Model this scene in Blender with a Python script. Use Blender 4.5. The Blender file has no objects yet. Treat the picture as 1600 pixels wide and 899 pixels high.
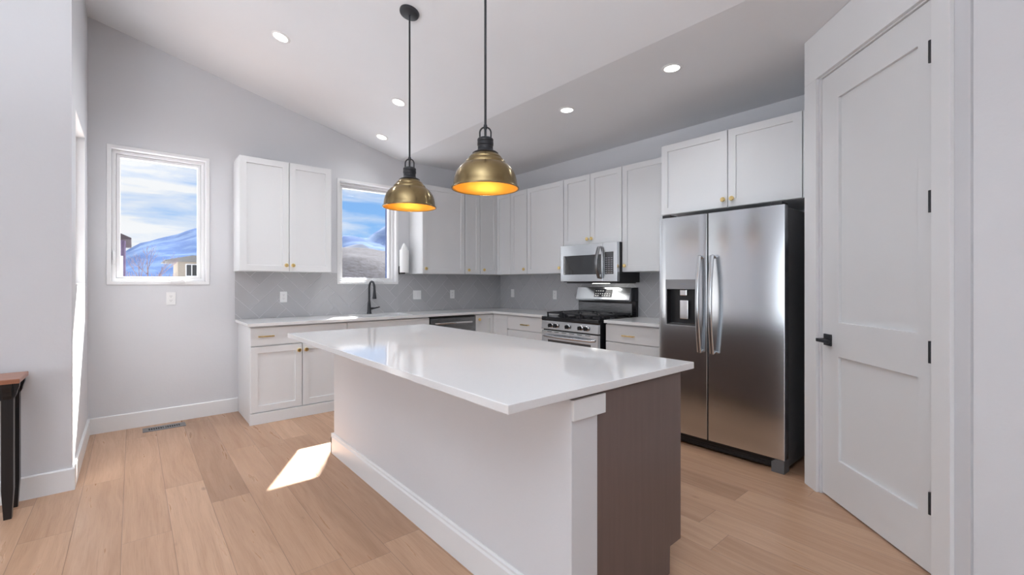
import bpy, bmesh, math, random
from mathutils import Vector, Matrix, noise
random.seed(7)
C = bpy.context.scene.collection
SC = bpy.context.scene
PI = math.pi

# ------------------------------------------------------------------ camera, world, light, exposure
F_PX, CY, YAW, CAM_H = 696.84, 441.89, 0.7053, 1.2789
cam_d = bpy.data.cameras.new('camera')
cam_d.sensor_fit = 'HORIZONTAL'; cam_d.sensor_width = 36.0
cam_d.lens = 36.0 * F_PX / 1600.0
cam_d.shift_y = (CY - 449.5) / 1600.0
cam_d.clip_start = 0.05; cam_d.clip_end = 5000
cam = bpy.data.objects.new('camera', cam_d); C.objects.link(cam)
cam.location = (0, 0, CAM_H); cam.rotation_euler = (PI/2, 0, -YAW)
SC.camera = cam

SUN_DIR = Vector((-0.565, -1.0, -1.075))      # the way the sunlight travels
SUN_E = 21.0
SKY_E = 0.78
FILL_REAR_W, FILL_LEFT_W, BOUNCE_W = 2.0, 58.0, 165.0
SPOT_W = 29.0
PEND_W = 1.6
VS = SC.view_settings
SC.display_settings.display_device = 'sRGB'
VS.view_transform = 'Standard'; VS.look = 'None'; VS.gamma = 1.0; VS.use_curve_mapping = False
VS.exposure = 0.35

# ------------------------------------------------------------------ node helpers
class S:
    """wraps a socket so that node maths can be written as an expression"""
    def __init__(s, nt, sock): s.nt, s.k = nt, sock
    def _m(s, op, *a):
        n = s.nt.nodes.new('ShaderNodeMath'); n.operation = op
        for i, v in enumerate((s,) + a):
            if isinstance(v, S): s.nt.links.new(v.k, n.inputs[i])
            else: n.inputs[i].default_value = v
        return S(s.nt, n.outputs[0])
    def __add__(s, o): return s._m('ADD', o)
    def __sub__(s, o): return s._m('SUBTRACT', o)
    def __mul__(s, o): return s._m('MULTIPLY', o)
    def __truediv__(s, o): return s._m('DIVIDE', o)
    def floor(s): return s._m('FLOOR')
    def frac(s): return s._m('FRACT')
    def lt(s, o): return s._m('LESS_THAN', o)
    def gt(s, o): return s._m('GREATER_THAN', o)
    def mx(s, o): return s._m('MAXIMUM', o)
    def mn(s, o): return s._m('MINIMUM', o)
    def ab(s): return s._m('ABSOLUTE')
    def pw(s, o): return s._m('POWER', o)
    def rng(s, a, b, c, d):
        n = s.nt.nodes.new('ShaderNodeMapRange')
        s.nt.links.new(s.k, n.inputs[0])
        for i, v in enumerate((a, b, c, d)): n.inputs[1+i].default_value = v
        return S(s.nt, n.outputs[0])
def comb(nt, x, y, z):
    n = nt.nodes.new('ShaderNodeCombineXYZ')
    for i, v in enumerate((x, y, z)):
        if isinstance(v, S): nt.links.new(v.k, n.inputs[i])
        else: n.inputs[i].default_value = v
    return S(nt, n.outputs[0])
def coords(nt, kind='Object'):
    tc = nt.nodes.new('ShaderNodeTexCoord'); sp = nt.nodes.new('ShaderNodeSeparateXYZ')
    nt.links.new(tc.outputs[kind], sp.inputs[0])
    return S(nt, tc.outputs[kind]), [S(nt, sp.outputs[i]) for i in range(3)]
def nz(nt, vec, scale=5, detail=3, rough=0.5, out=0, distort=0):
    n = nt.nodes.new('ShaderNodeTexNoise'); n.inputs['Scale'].default_value = scale
    n.inputs['Detail'].default_value = detail; n.inputs['Roughness'].default_value = rough
    n.inputs['Distortion'].default_value = distort
    nt.links.new(vec.k, n.inputs['Vector']); return S(nt, n.outputs[out])
def white(nt, vec):
    n = nt.nodes.new('ShaderNodeTexWhiteNoise'); n.noise_dimensions = '3D'
    nt.links.new(vec.k, n.inputs['Vector']); return S(nt, n.outputs['Value'])
def ramp(nt, fac, stops):
    n = nt.nodes.new('ShaderNodeValToRGB'); e = n.color_ramp.elements
    while len(e) > 1: e.remove(e[-1])
    e[0].position = stops[0][0]; e[0].color = (*stops[0][1], 1)
    for p, c in stops[1:]:
        q = e.new(p); q.color = (*c, 1)
    nt.links.new(fac.k, n.inputs[0]); return S(nt, n.outputs[0])
def mixc(nt, fac, a, b, mode='MIX'):
    n = nt.nodes.new('ShaderNodeMix'); n.data_type = 'RGBA'; n.blend_type = mode
    for i, v in ((0, fac), (6, a), (7, b)):
        if isinstance(v, S): nt.links.new(v.k, n.inputs[i])
        elif i == 0: n.inputs[0].default_value = v
        else: n.inputs[i].default_value = (*v, 1)
    return S(nt, n.outputs[2])
def mat(name, col=(0.8, 0.8, 0.8), rough=0.5, metal=0.0, spec=0.5, coat=0.0, emit=None, emit_s=0.0):
    m = bpy.data.materials.new(name); m.use_nodes = True
    b = m.node_tree.nodes['Principled BSDF']
    b.inputs['Base Color'].default_value = (*col, 1); b.inputs['Roughness'].default_value = rough
    b.inputs['Metallic'].default_value = metal; b.inputs['Specular IOR Level'].default_value = spec
    b.inputs['Coat Weight'].default_value = coat; b.inputs['Coat Roughness'].default_value = 0.05
    if emit: b.inputs['Emission Color'].default_value = (*emit, 1); b.inputs['Emission Strength'].default_value = emit_s
    return m, m.node_tree, b
def lk(nt, s, sock): nt.links.new(s.k, sock)
def bump(nt, b, h, strength=0.2, dist=0.002):
    n = nt.nodes.new('ShaderNodeBump'); n.inputs['Strength'].default_value = strength
    n.inputs['Distance'].default_value = dist
    lk(nt, h, n.inputs['Height']); nt.links.new(n.outputs[0], b.inputs['Normal'])
M = {}
def paint(name, col, rough=0.55, bs=0.12, sc=90, spec=0.35):
    m, nt, b = mat(name, col, rough, spec=spec)
    v, _ = coords(nt); n = nz(nt, v, sc, 3)
    lk(nt, mixc(nt, nz(nt, v, 1.7, 2).rng(0.3, 0.7, 0, 1), tuple(c*0.985 for c in col), tuple(min(1, c*1.01) for c in col)), b.inputs['Base Color'])
    bump(nt, b, n, bs, 0.002); M[name] = m
paint('wall', (0.695, 0.70, 0.725), 0.6, 0.25, 55)
paint('ceiling', (0.79, 0.80, 0.825), 0.75, 0.25, 55)
paint('trim', (0.80, 0.805, 0.815), 0.32, 0.04, 60, 0.5)
paint('cabinet', (0.78, 0.79, 0.805), 0.34, 0.04, 120, 0.5)
paint('vinyl', (0.86, 0.86, 0.87), 0.3, 0.02, 80, 0.5)
paint('plastic_white', (0.85, 0.85, 0.85), 0.3, 0.01, 80, 0.5)
paint('door_paint', (0.76, 0.765, 0.775), 0.30, 0.05, 60, 0.5)
paint('paper', (0.88, 0.88, 0.88), 0.95, 0.5, 180, 0.1)
paint('black_plastic', (0.018, 0.018, 0.02), 0.38, 0.05, 200, 0.5)
paint('black_iron', (0.02, 0.021, 0.026), 0.42, 0.2, 160, 0.5)
paint('black_enamel', (0.012, 0.012, 0.015), 0.12, 0.02, 60, 0.5)
paint('slot_dark', (0.03, 0.03, 0.03), 0.6, 0.02, 60, 0.2)
paint('fridge_side', (0.12, 0.12, 0.125), 0.45, 0.2, 300, 0.4)
paint('grey_panel', (0.30, 0.30, 0.31), 0.35, 0.02, 60, 0.4)
paint('window_dark', (0.03, 0.032, 0.036), 0.05, 0.0, 60, 1.0)
paint('mark_grey', (0.28, 0.29, 0.33), 0.5, 0.0, 60, 0.3)
paint('grout', (0.70, 0.70, 0.71), 0.8, 0.1, 200, 0.2)

def metal(name, col, rough, axis, bs=0.08, scale=1.0):
    m, nt, b = mat(name, col, rough, 1.0)
    v, (x, y, z) = coords(nt)
    k = [700*scale]*3; k[axis] = 6*scale
    n = nz(nt, comb(nt, x*k[0], y*k[1], z*k[2]), 1.0, 2)
    lk(nt, n.rng(0.3, 0.7, rough*0.92, rough*1.1), b.inputs['Roughness'])
    bump(nt, b, n, bs, 0.0006); M[name] = m
metal('stainless', (0.66, 0.685, 0.71), 0.20, 0, 0.010)
metal('stainless_dark', (0.25, 0.255, 0.265), 0.28, 0, 0.012)
metal('chrome', (0.70, 0.70, 0.71), 0.14, 2, 0.02)
metal('brass_hardware', (0.88, 0.66, 0.29), 0.27, 2, 0.03)
# pendant brass: spun and lightly aged, finely ringed
m, nt, b = mat('aged_brass', (0.40, 0.29, 0.13), 0.26, 1.0); v, (x, y, z) = coords(nt)
n = nz(nt, comb(nt, x*4, y*4, z*260), 1.0, 3); n2 = nz(nt, v, 7, 3)
lk(nt, mixc(nt, n2.rng(0.35, 0.65, 0, 1), (0.27, 0.20, 0.10), (0.34, 0.26, 0.135)), b.inputs['Base Color'])
lk(nt, n.rng(0.3, 0.7, 0.19, 0.27), b.inputs['Roughness']); bump(nt, b, n, 0.012, 0.001); M['aged_brass'] = m
b.inputs['Anisotropic'].default_value = 0.8; b.inputs['Anisotropic Rotation'].default_value = 0.25
tg = nt.nodes.new('ShaderNodeTangent'); tg.direction_type = 'RADIAL'; tg.axis = 'Z'; nt.links.new(tg.outputs[0], b.inputs['Tangent'])
m, nt, b = mat('gilt_inside', (0.80, 0.40, 0.055), 0.45, 0.75); v, (x, y, z) = coords(nt)
bump(nt, b, nz(nt, comb(nt, x*4, y*4, z*200), 1.0, 2), 0.05, 0.001); M['gilt_inside'] = m
# quartz
m, nt, b = mat('quartz', (0.80, 0.80, 0.805), 0.07, spec=0.55); v, _ = coords(nt)
sp = nz(nt, v, 260, 2).rng(0.62, 0.72, 0, 1)
lk(nt, mixc(nt, sp*0.35, (0.80, 0.80, 0.805), (0.62, 0.62, 0.63)), b.inputs['Base Color']); M['quartz'] = m
# wall tile
m, nt, b = mat('tile', (0.52, 0.52, 0.535), 0.20, spec=0.5)
v, _ = coords(nt); g = nt.nodes.new('ShaderNodeNewGeometry')
r = S(nt, g.outputs['Random Per Island'])
lk(nt, mixc(nt, r, (0.465, 0.465, 0.48), (0.495, 0.495, 0.51)), b.inputs['Base Color'])
bump(nt, b, nz(nt, v, 9, 2), 0.25, 0.004); M['tile'] = m
# oak floor: planks along y, 19.5 cm wide
m, nt, b = mat('oak_floor', (0.5, 0.36, 0.27), 0.33, spec=0.45); v, (x, y, z) = coords(nt)
PW, PL = 0.195, 1.9
xi = (x + 0.04 + PW*40)/PW; row = xi.floor(); fx = xi.frac()
off = white(nt, comb(nt, row, 3.3, 1.7))
yi = (y + 40)/PL + off*7.0; seg = yi.floor(); fy = yi.frac()
rid = white(nt, comb(nt, row, seg, 0.5)); rid2 = white(nt, comb(nt, row, seg, 9.5))
gx = x + rid*13.0; gy = y + rid2*17.0
warp = nz(nt, comb(nt, gx*2.2, gy*0.8, rid*5), 1.0, 2)
grain = nz(nt, comb(nt, gx*26 + warp*6.0, gy*1.3, rid*9), 1.0, 5, 0.6)
fine = nz(nt, comb(nt, gx*240, gy*5, rid*4), 1.0, 3, 0.65)
base = ramp(nt, rid, [(0, (0.42, 0.250, 0.155)), (0.35, (0.51, 0.312, 0.198)), (0.7, (0.55, 0.342, 0.220)), (1, (0.61, 0.39, 0.257))])
colr = mixc(nt, grain.rng(0.35, 0.75, 0, 0.65), base, (0.70, 0.66, 0.62), 'MULTIPLY')
colr = mixc(nt, fine.rng(0.52, 0.75, 0, 0.45), colr, (0.60, 0.55, 0.50), 'MULTIPLY')
vor = nt.nodes.new('ShaderNodeTexVoronoi'); vor.inputs['Scale'].default_value = 1.0
lk(nt, comb(nt, gx*6.5, gy*2.6, rid*20), vor.inputs['Vector'])
knot = S(nt, vor.outputs['Distance']).rng(0.02, 0.11, 1, 0) * rid2.gt(0.62)
colr = mixc(nt, knot*0.75, colr, (0.10, 0.055, 0.035))
ex = (fx.mn(fx*-1.0 + 1.0))*PW; ey = (fy.mn(fy*-1.0 + 1.0))*PL
seam = ex.mn(ey).rng(0.0003, 0.0021, 1, 0)
colr = mixc(nt, seam*0.55, colr, (0.11, 0.07, 0.05))
lk(nt, colr, b.inputs['Base Color'])
lk(nt, grain.rng(0.3, 0.7, 0.26, 0.40), b.inputs['Roughness'])
bump(nt, b, seam*-1.0 + fine*0.12, 0.35, 0.0015); M['oak_floor'] = m
# stained wood
def wood(name, c0, c1, rough, axis):
    m, nt, b = mat(name, c0, rough, spec=0.4); v, q = coords(nt)
    k = [45, 45, 45]; k[axis] = 2.2
    n = nz(nt, comb(nt, q[0]*k[0], q[1]*k[1], q[2]*k[2]), 1.0, 5, 0.6); n2 = nz(nt, v, 2.2, 3)
    lk(nt, mixc(nt, (n*0.6 + n2*0.4).rng(0.36, 0.64, 0, 1), c0, c1), b.inputs['Base Color'])
    bump(nt, b, n, 0.12, 0.001); M[name] = m
wood('brown_panel', (0.150, 0.106, 0.092), (0.170, 0.122, 0.108), 0.36, 2)
wood('table_top_wood', (0.30, 0.125, 0.070), (0.38, 0.17, 0.10), 0.30, 0)
wood('black_wood', (0.010, 0.009, 0.010), (0.018, 0.017, 0.018), 0.30, 2)
# glass that lets sky and sun straight through and mirrors a little
m = bpy.data.materials.new('window_glass'); m.use_nodes = True; nt = m.node_tree; nt.nodes.clear()
o = nt.nodes.new('ShaderNodeOutputMaterial'); mx = nt.nodes.new('ShaderNodeMixShader')
tr = nt.nodes.new('ShaderNodeBsdfTransparent'); gl = nt.nodes.new('ShaderNodeBsdfGlossy'); fr = nt.nodes.new('ShaderNodeFresnel')
tr.inputs[0].default_value = (0.98, 0.985, 0.985, 1); gl.inputs['Roughness'].default_value = 0.02; fr.inputs[0].default_value = 1.45
gg = nt.nodes.new('ShaderNodeNewGeometry'); lk(nt, S(nt, fr.outputs[0]) * (S(nt, gg.outputs['Backfacing'])*-1.0 + 1.0), mx.inputs[0]); nt.links.new(tr.outputs[0], mx.inputs[1]); nt.links.new(gl.outputs[0], mx.inputs[2])
nt.links.new(mx.outputs[0], o.inputs[0]); M['window_glass'] = m
for nm, col, st in (('lamp_lens', (1, 0.985, 0.95), 6.0), ('bulb_glow', (1.0, 0.80, 0.50), 3.0), ('display_glow', (0.55, 0.62, 0.75), 0.12)):
    M[nm] = mat(nm, (0.9, 0.9, 0.88), 0.4, emit=col, emit_s=st)[0]
# outdoors
def rough_mat(name, c0, c1, scale, lo=0.35, hi=0.65, c2=None, detail=6):
    m, nt, b = mat(name, c0, 0.95, spec=0.1); v, q = coords(nt)
    n = nz(nt, v, scale, detail, 0.65)
    c = mixc(nt, n.rng(lo, hi, 0, 1), c0, c1)
    if c2: c = mixc(nt, nz(nt, v, scale*3.1, 5, 0.7).rng(0.56, 0.66, 0, 1), c, c2)
    lk(nt, c, b.inputs['Base Color']); M[name] = m
rough_mat('mountain_far_haze', (0.014, 0.052, 0.165), (0.055, 0.105, 0.215), 0.035, 0.42, 0.58)  # blue of distance haze is mixed into these colours
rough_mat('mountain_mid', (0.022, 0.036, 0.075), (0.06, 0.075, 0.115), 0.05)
m, nt, b = mat('brush_hill', (0.03, 0.03, 0.04), 0.95, spec=0.1); v, (x, y, z) = coords(nt)
n = nz(nt, comb(nt, x*4.5, y*0.4, z*4.6), 1.0, 6, 0.8); n2 = nz(nt, comb(nt, x*0.25, y*0.05, z*0.6), 1.0, 3)
c = mixc(nt, n.rng(0.38, 0.62, 0, 1), (0.010, 0.0085, 0.013), (0.050, 0.050, 0.068))
lk(nt, mixc(nt, n2.rng(0.55, 0.70, 0, 0.35), c, (0.07, 0.072, 0.09)), b.inputs['Base Color']); M['brush_hill'] = m
rough_mat('snow', (0.80, 0.82, 0.88), (0.62, 0.64, 0.70), 0.8)
rough_mat('twig', (0.16, 0.11, 0.13), (0.30, 0.25, 0.27), 9)
rough_mat('stucco_tan', (0.42, 0.36, 0.29), (0.46, 0.40, 0.33), 6)
rough_mat('stucco_white', (0.80, 0.79, 0.80), (0.86, 0.85, 0.86), 6)
rough_mat('siding_dark', (0.12, 0.09, 0.15), (0.16, 0.12, 0.18), 4)
rough_mat('blocker_blue', (0.06, 0.08, 0.14), (0.08, 0.10, 0.17), 4)
rough_mat('roof_brown', (0.045, 0.035, 0.04), (0.07, 0.055, 0.06), 8)
rough_mat('roof_tan', (0.20, 0.195, 0.19), (0.25, 0.245, 0.235), 8)

# ------------------------------------------------------------------ sky
w = bpy.data.worlds.new('sky'); SC.world = w; w.use_nodes = True; nt = w.node_tree
bg = nt.nodes['Background']; v, (x, y, z) = coords(nt, 'Generated')
el = z.mx(0.0)
pl = comb(nt, x/(el + 0.22), y/(el + 0.22), el*2.0)
cl = nz(nt, comb(nt, x*2.2, y*1.2, z*11.0), 1.6, 7, 0.55, 0, 0.6)
cl2 = nz(nt, comb(nt, x*6.0, y*4.0, z*34.0), 1.4, 6, 0.6, 0, 0.4)
cloud = (cl*0.72 + cl2*0.28 + (x*-0.20) + 0.075).rng(0.40, 0.60, 0, 1)
blue = ramp(nt, el, [(0, (0.55, 0.76, 1.0)), (0.12, (0.28, 0.55, 0.98)), (0.40, (0.14, 0.36, 0.86)), (1, (0.07, 0.22, 0.62))])
sky = mixc(nt, cloud, blue, (0.97, 0.98, 1.0))
sky = mixc(nt, z.lt(-0.01), sky, (0.55, 0.56, 0.60))
lk(nt, sky, bg.inputs['Color']); bg.inputs['Strength'].default_value = SKY_E

def light(name, kind, loc, energy, col=(1, 1, 1), aim=None, **kw):
    d = bpy.data.lights.new(name, kind); d.energy = energy; d.color = col
    for k, q in kw.items(): setattr(d, k, q)
    o = bpy.data.objects.new(name, d); C.objects.link(o); o.location = loc
    if aim is not None: o.rotation_euler = Vector(aim).to_track_quat('-Z', 'Y').to_euler()
    return o
light('sun', 'SUN', (6, 16, 14), SUN_E, (1.0, 0.97, 0.93), SUN_DIR, angle=math.radians(0.53))
# added fill lights at the unseen openings behind and left of the camera
light('fill_rear', 'AREA', (-0.9, -4.85, 1.75), FILL_REAR_W, (0.91, 0.955, 1.0), (0, 1, 0.15), shape='RECTANGLE', size=4.4, size_y=2.3)
light('fill_left', 'AREA', (-5.35, 0.2, 1.35), FILL_LEFT_W, (0.84, 0.92, 1.0), (1, 0.05, 0.12), shape='RECTANGLE', size=3.6, size_y=2.3)
# fill light added behind the camera, aimed up to bounce off the ceiling
light('bounce_fill', 'AREA', (-1.7, -0.3, 1.9), BOUNCE_W, (0.88, 0.94, 1.0), (0.16, 0.16, 1), shape='DISK', size=1.6, spread=math.radians(150))

# ------------------------------------------------------------------ mesh helpers
def tag(o, label, cat, group=None):
    o['label'] = label; o['category'] = cat
    if group: o['group'] = group
    return o
def thing(name, label, cat, loc=(0, 0, 0), rz=0.0, group=None):
    o = bpy.data.objects.new(name, None); C.objects.link(o); o.empty_display_size = 0.1
    o.location = loc; o.rotation_euler = (0, 0, rz)
    return tag(o, label, cat, group)
def obj(name, bm, mt, parent=None, smooth=False, loc=None, rz=None):
    bmesh.ops.recalc_face_normals(bm, faces=bm.faces[:])
    me = bpy.data.meshes.new(name); bm.to_mesh(me); bm.free()
    for k in (mt if isinstance(mt, (list, tuple)) else [mt]): me.materials.append(M[k])
    if smooth:
        me.polygons.foreach_set('use_smooth', [True]*len(me.polygons))
        me.set_sharp_from_angle(angle=math.radians(30))
    o = bpy.data.objects.new(name, me); C.objects.link(o)
    if parent: o.parent = parent
    if loc is not None: o.location = loc
    if rz is not None: o.rotation_euler = (0, 0, rz)
    return o
def struct(name, bm, mt, parent=None, loc=None, rz=None, smooth=False):
    o = obj(name, bm, mt, parent, smooth, loc, rz)
    if not parent: o['kind'] = 'structure'
    return o
def B(): return bmesh.new()
def edges_bevel(bm, geom_edges, off, seg=2):
    if off > 0 and geom_edges:
        bmesh.ops.bevel(bm, geom=geom_edges, offset=off, segments=seg, affect='EDGES', profile=0.5, clamp_overlap=True)
def box(bm, x0, x1, y0, y1, z0, z1, bev=0.0, seg=2, mi=0):
    r = bmesh.ops.create_cube(bm, size=1.0)
    for q in r['verts']:
        q.co = Vector(((x0+x1)/2 + q.co.x*(x1-x0), (y0+y1)/2 + q.co.y*(y1-y0), (z0+z1)/2 + q.co.z*(z1-z0)))
    fs = set(f for q in r['verts'] for f in q.link_faces)
    for f in fs: f.material_index = mi
    if bev: edges_bevel(bm, list(set(e for q in r['verts'] for e in q.link_edges)), bev, seg)
    return bm
def bx(*a, **k): return box(B(), *a, **k)
def frame_axes(p, q):
    d = (q - p); L = d.length; d.normalize()
    u = d.orthogonal().normalized(); return d, u, d.cross(u), L
def cyl(bm, p, q, r, r2=None, seg=20, cap=True):
    p, q = Vector(p), Vector(q); d, u, w_, L = frame_axes(p, q); r2 = r if r2 is None else r2
    a = [bm.verts.new(p + (u*math.cos(t) + w_*math.sin(t))*r) for t in [2*PI*i/seg for i in range(seg)]]
    c = [bm.verts.new(q + (u*math.cos(t) + w_*math.sin(t))*r2) for t in [2*PI*i/seg for i in range(seg)]]
    for i in range(seg): bm.faces.new((a[i], a[(i+1) % seg], c[(i+1) % seg], c[i]))
    if cap: bm.faces.new(a[::-1]); bm.faces.new(c)
    return bm
def lathe(bm, prof, cx=0, cy=0, seg=48, close=False):
    """prof: (r, z) list turned about the vertical through cx, cy"""
    rings = []
    for r, z in prof:
        if r < 1e-5: rings.append([bm.verts.new((cx, cy, z))])
        else: rings.append([bm.verts.new((cx + r*math.cos(2*PI*i/seg), cy + r*math.sin(2*PI*i/seg), z)) for i in range(seg)])
    prs = list(zip(rings[:-1], rings[1:])) + ([(rings[-1], rings[0])] if close else [])
    for a, c in prs:
        if len(a) == 1 and len(c) == 1: continue
        for i in range(seg):
            j = (i+1) % seg
            if len(a) == 1: bm.faces.new((a[0], c[j], c[i]))
            elif len(c) == 1: bm.faces.new((a[i], a[j], c[0]))
            else: bm.faces.new((a[i], a[j], c[j], c[i]))
    return bm
def tube(bm, pts, rad, seg=12, closed=False, flat=None):
    """round tube through pts; rad a number or one per point; flat=(a, b) squashes the section"""
    P = [Vector(p) for p in pts]; n = len(P); R = rad if isinstance(rad, (list, tuple)) else [rad]*n
    T = []
    for i in range(n):
        a = P[(i-1) % n] if (closed or i > 0) else P[i]; c = P[(i+1) % n] if (closed or i < n-1) else P[i]
        T.append((c-a).normalized())
    u = T[0].orthogonal().normalized() if flat is None else Vector(flat[2]).normalized()
    rings = []
    for i in range(n):
        u = (u - T[i]*u.dot(T[i])).normalized(); w_ = T[i].cross(u)
        fa, fb = (1, 1) if flat is None else (flat[0], flat[1])
        rings.append([bm.verts.new(P[i] + (u*math.cos(t)*fa + w_*math.sin(t)*fb)*R[i]) for t in [2*PI*k/seg for k in range(seg)]])
    for i in range(n if closed else n-1):
        a, c = rings[i], rings[(i+1) % n]
        for k in range(seg): bm.faces.new((a[k], a[(k+1) % seg], c[(k+1) % seg], c[k]))
    if not closed: bm.faces.new(rings[0][::-1]); bm.faces.new(rings[-1])
    return bm
def arc(cx, cz, r, a0, a1, n, y=0.0, plane='xz'):
    out = []
    for i in range(n+1):
        t = a0 + (a1-a0)*i/n
        p = (cx + r*math.cos(t), y, cz + r*math.sin(t))
        out.append(p if plane == 'xz' else (y, p[0], p[2]))
    return out
def prism(bm, poly, lo, hi, axis='y', bev=0.0):
    """poly: 2D outline; extruded from lo to hi along axis (the outline lies in the two other axes)"""
    def P(a, b, h): return {'y': (a, h, b), 'x': (h, a, b), 'z': (a, b, h)}[axis]
    a = [bm.verts.new(P(p[0], p[1], lo)) for p in poly]; c = [bm.verts.new(P(p[0], p[1], hi)) for p in poly]
    n = len(poly); fs = [bm.faces.new(a), bm.faces.new(c[::-1])]
    for i in range(n): fs.append(bm.faces.new((a[i], c[i], c[(i+1) % n], a[(i+1) % n])))
    if bev: edges_bevel(bm, list(set(e for f in fs for e in f.edges)), bev, 2)
    return bm
def grid_solid(us, vs, holes, h0, h1, axis='y', bev=0.0):
    """a slab cut on the lines us, vs with cells (i, j) in holes left out"""
    bm = B()
    def P(a, b, h): return {'y': (a, h, b), 'x': (h, a, b), 'z': (a, b, h)}[axis]
    V = {}
    def g(i, j, k):
        if (i, j, k) not in V: V[(i, j, k)] = bm.verts.new(P(us[i], vs[j], (h0, h1)[k]))
        return V[(i, j, k)]
    nu, nv = len(us)-1, len(vs)-1
    full = lambda i, j: 0 <= i < nu and 0 <= j < nv and (i, j) not in holes
    for i in range(nu):
        for j in range(nv):
            if not full(i, j): continue
            for k in (0, 1): bm.faces.new((g(i, j, k), g(i+1, j, k), g(i+1, j+1, k), g(i, j+1, k)))
            if not full(i-1, j): bm.faces.new((g(i, j, 0), g(i, j+1, 0), g(i, j+1, 1), g(i, j, 1)))
            if not full(i+1, j): bm.faces.new((g(i+1, j, 0), g(i+1, j+1, 0), g(i+1, j+1, 1), g(i+1, j, 1)))
            if not full(i, j-1): bm.faces.new((g(i, j, 0), g(i+1, j, 0), g(i+1, j, 1), g(i, j, 1)))
            if not full(i, j+1): bm.faces.new((g(i, j+1, 0), g(i+1, j+1, 0), g(i+1, j+1, 1), g(i, j+1, 1)))
    if bev:
        bmesh.ops.recalc_face_normals(bm, faces=bm.faces[:])
        es = [e for e in bm.edges if len(e.link_faces) == 2 and e.calc_face_angle() > 0.5]
        edges_bevel(bm, es, bev, 2)
    return bm
def ring(us, vs, h0, h1, axis='y', bev=0.0):        # rectangular frame: us, vs = four lines each
    return grid_solid(us, vs, {(1, 1)}, h0, h1, axis, bev)
def shaker(w_, h_, t=0.02, st=0.057, rec=0.010, bev=0.0016):
    """cabinet door in local x 0..w, z 0..h, front at y = -t, flat recessed panel"""
    bm = B()
    def rc(a, y): return [bm.verts.new(p) for p in ((a, y, a), (w_-a, y, a), (w_-a, y, h_-a), (a, y, h_-a))]
    back, fo = rc(0, 0), rc(0, -t); fi, pi_ = rc(st, -t), rc(st+0.002, -t+rec)
    bm.faces.new(back); bm.faces.new(pi_)
    for a, c in ((back, fo), (fo, fi), (fi, pi_)):
        for i in range(4): bm.faces.new((a[i], a[(i+1) % 4], c[(i+1) % 4], c[i]))
    edges_bevel(bm, [e for e in bm.edges if all(abs(q.co.y + t) < 1e-6 for q in e.verts) and (len(set(e.verts) & set(fo)) == 2)], bev, 2)
    return bm

# ------------------------------------------------------------------ room shell
YB, XR, XL, YN = 5.153, 4.159, -0.285, 3.862
ZC, XC = 2.807, 2.53                                   # flat ceiling and its crease with the slope
def zslope(x): return ZC + 0.25*(XC - x)
REAR, FARL = -5.0, -5.5
XP, DIAG = 2.498, 2.333                                # pantry side wall, diagonal X - Y = 2.333
struct('floor', grid_solid([FARL-0.2, XR+0.2], [REAR-0.2, YB+0.2], set(), -0.12, 0.0, 'z'), 'oak_floor')
bm = B()
prism(bm, [(FARL-0.3, zslope(FARL-0.3)), (XC, ZC), (XR+0.3, ZC), (XR+0.3, ZC+0.2), (XC, ZC+0.2), (FARL-0.3, zslope(FARL-0.3)+0.2)], REAR-0.3, YB+0.02, 'y')
struct('ceiling', bm, 'ceiling')
W1 = (-0.150, 0.547, 1.278, 2.452)                     # openings of the two windows in the back wall
W2 = (1.790, 2.503, 1.278, 2.452)
W3 = (4.10, 4.885, 1.262, 2.432)                       # the window in the short left wall (y0, y1, z0, z1)
TB = 0.185
us = [XL-0.16, W1[0], W1[1], W2[0], W2[1], XR+0.17]; vs = [0.0, W1[2], W1[3], 2.80]
bm = grid_solid(us, vs, {(1, 1), (3, 1)}, YB, YB+TB, 'y')
prism(bm, [(XL-0.16, 2.80), (XR+0.17, 2.80), (XR+0.17, ZC+0.1), (XC, ZC+0.1), (XL-0.16, zslope(XL-0.16)+0.1)], YB, YB+TB, 'y')
struct('wall_back', bm, 'wall')
struct('wall_right', bx(XR, XR+0.17, 0.95, YB, 0, ZC+0.1), 'wall')
us = [YN, W3[0], W3[1], YB]; vs = [0.0, W3[2], W3[3], 3.9]
struct('wall_left', grid_solid(us, vs, {(1, 1)}, XL-0.16, XL, 'x'), 'wall')
struct('wall_left_front', bx(FARL-0.2, XL-0.0005, YN-0.0005, YN+0.16, 0, 5.0), 'wall')
struct('wall_far_left', grid_solid([REAR-0.2, -2.4, 1.2, YN], [0, 0.6, 2.9, 5.0], {(1, 1)}, FARL-0.2, FARL, 'x'), 'wall')
struct('wall_rear', grid_solid([FARL, -3.1, 1.3, XP+0.3], [0, 0.6, 2.9, 5.0], {(1, 1)}, REAR-0.2, REAR, 'y'), 'wall')
struct('wall_pantry_side', bx(XP, XP+0.12, REAR, 0.158, 0, ZC+0.1), 'wall')
struct('wall_niche', bx(3.30, XR, 0.83, 0.947, 0, ZC+0.1), 'wall')
# diagonal pantry wall with its doorway; local frame: x to the right, y into the wall
S2 = math.sqrt(0.5)
DO = (3.281, 0.948, 0.0); DR = -0.75*PI
LD = 1.106
DX0, DX1, DZ1 = 0.140, 0.934, 2.512                    # door leaf
bm = grid_solid([0.0, DX0-0.012, DX1+0.012, LD], [0.0, DZ1+0.012, ZC+0.1], {(1, 0)}, 0.0, 0.115, 'y')
struct('wall_pantry', bm, 'wall', loc=DO, rz=DR)
# exterior: block added right of the sink window to cut the sun patch
struct('sun_blocker', bx(3.445, 4.4, YB+TB+0.01, 7.546, -0.5, 5.6), 'blocker_blue')

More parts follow.
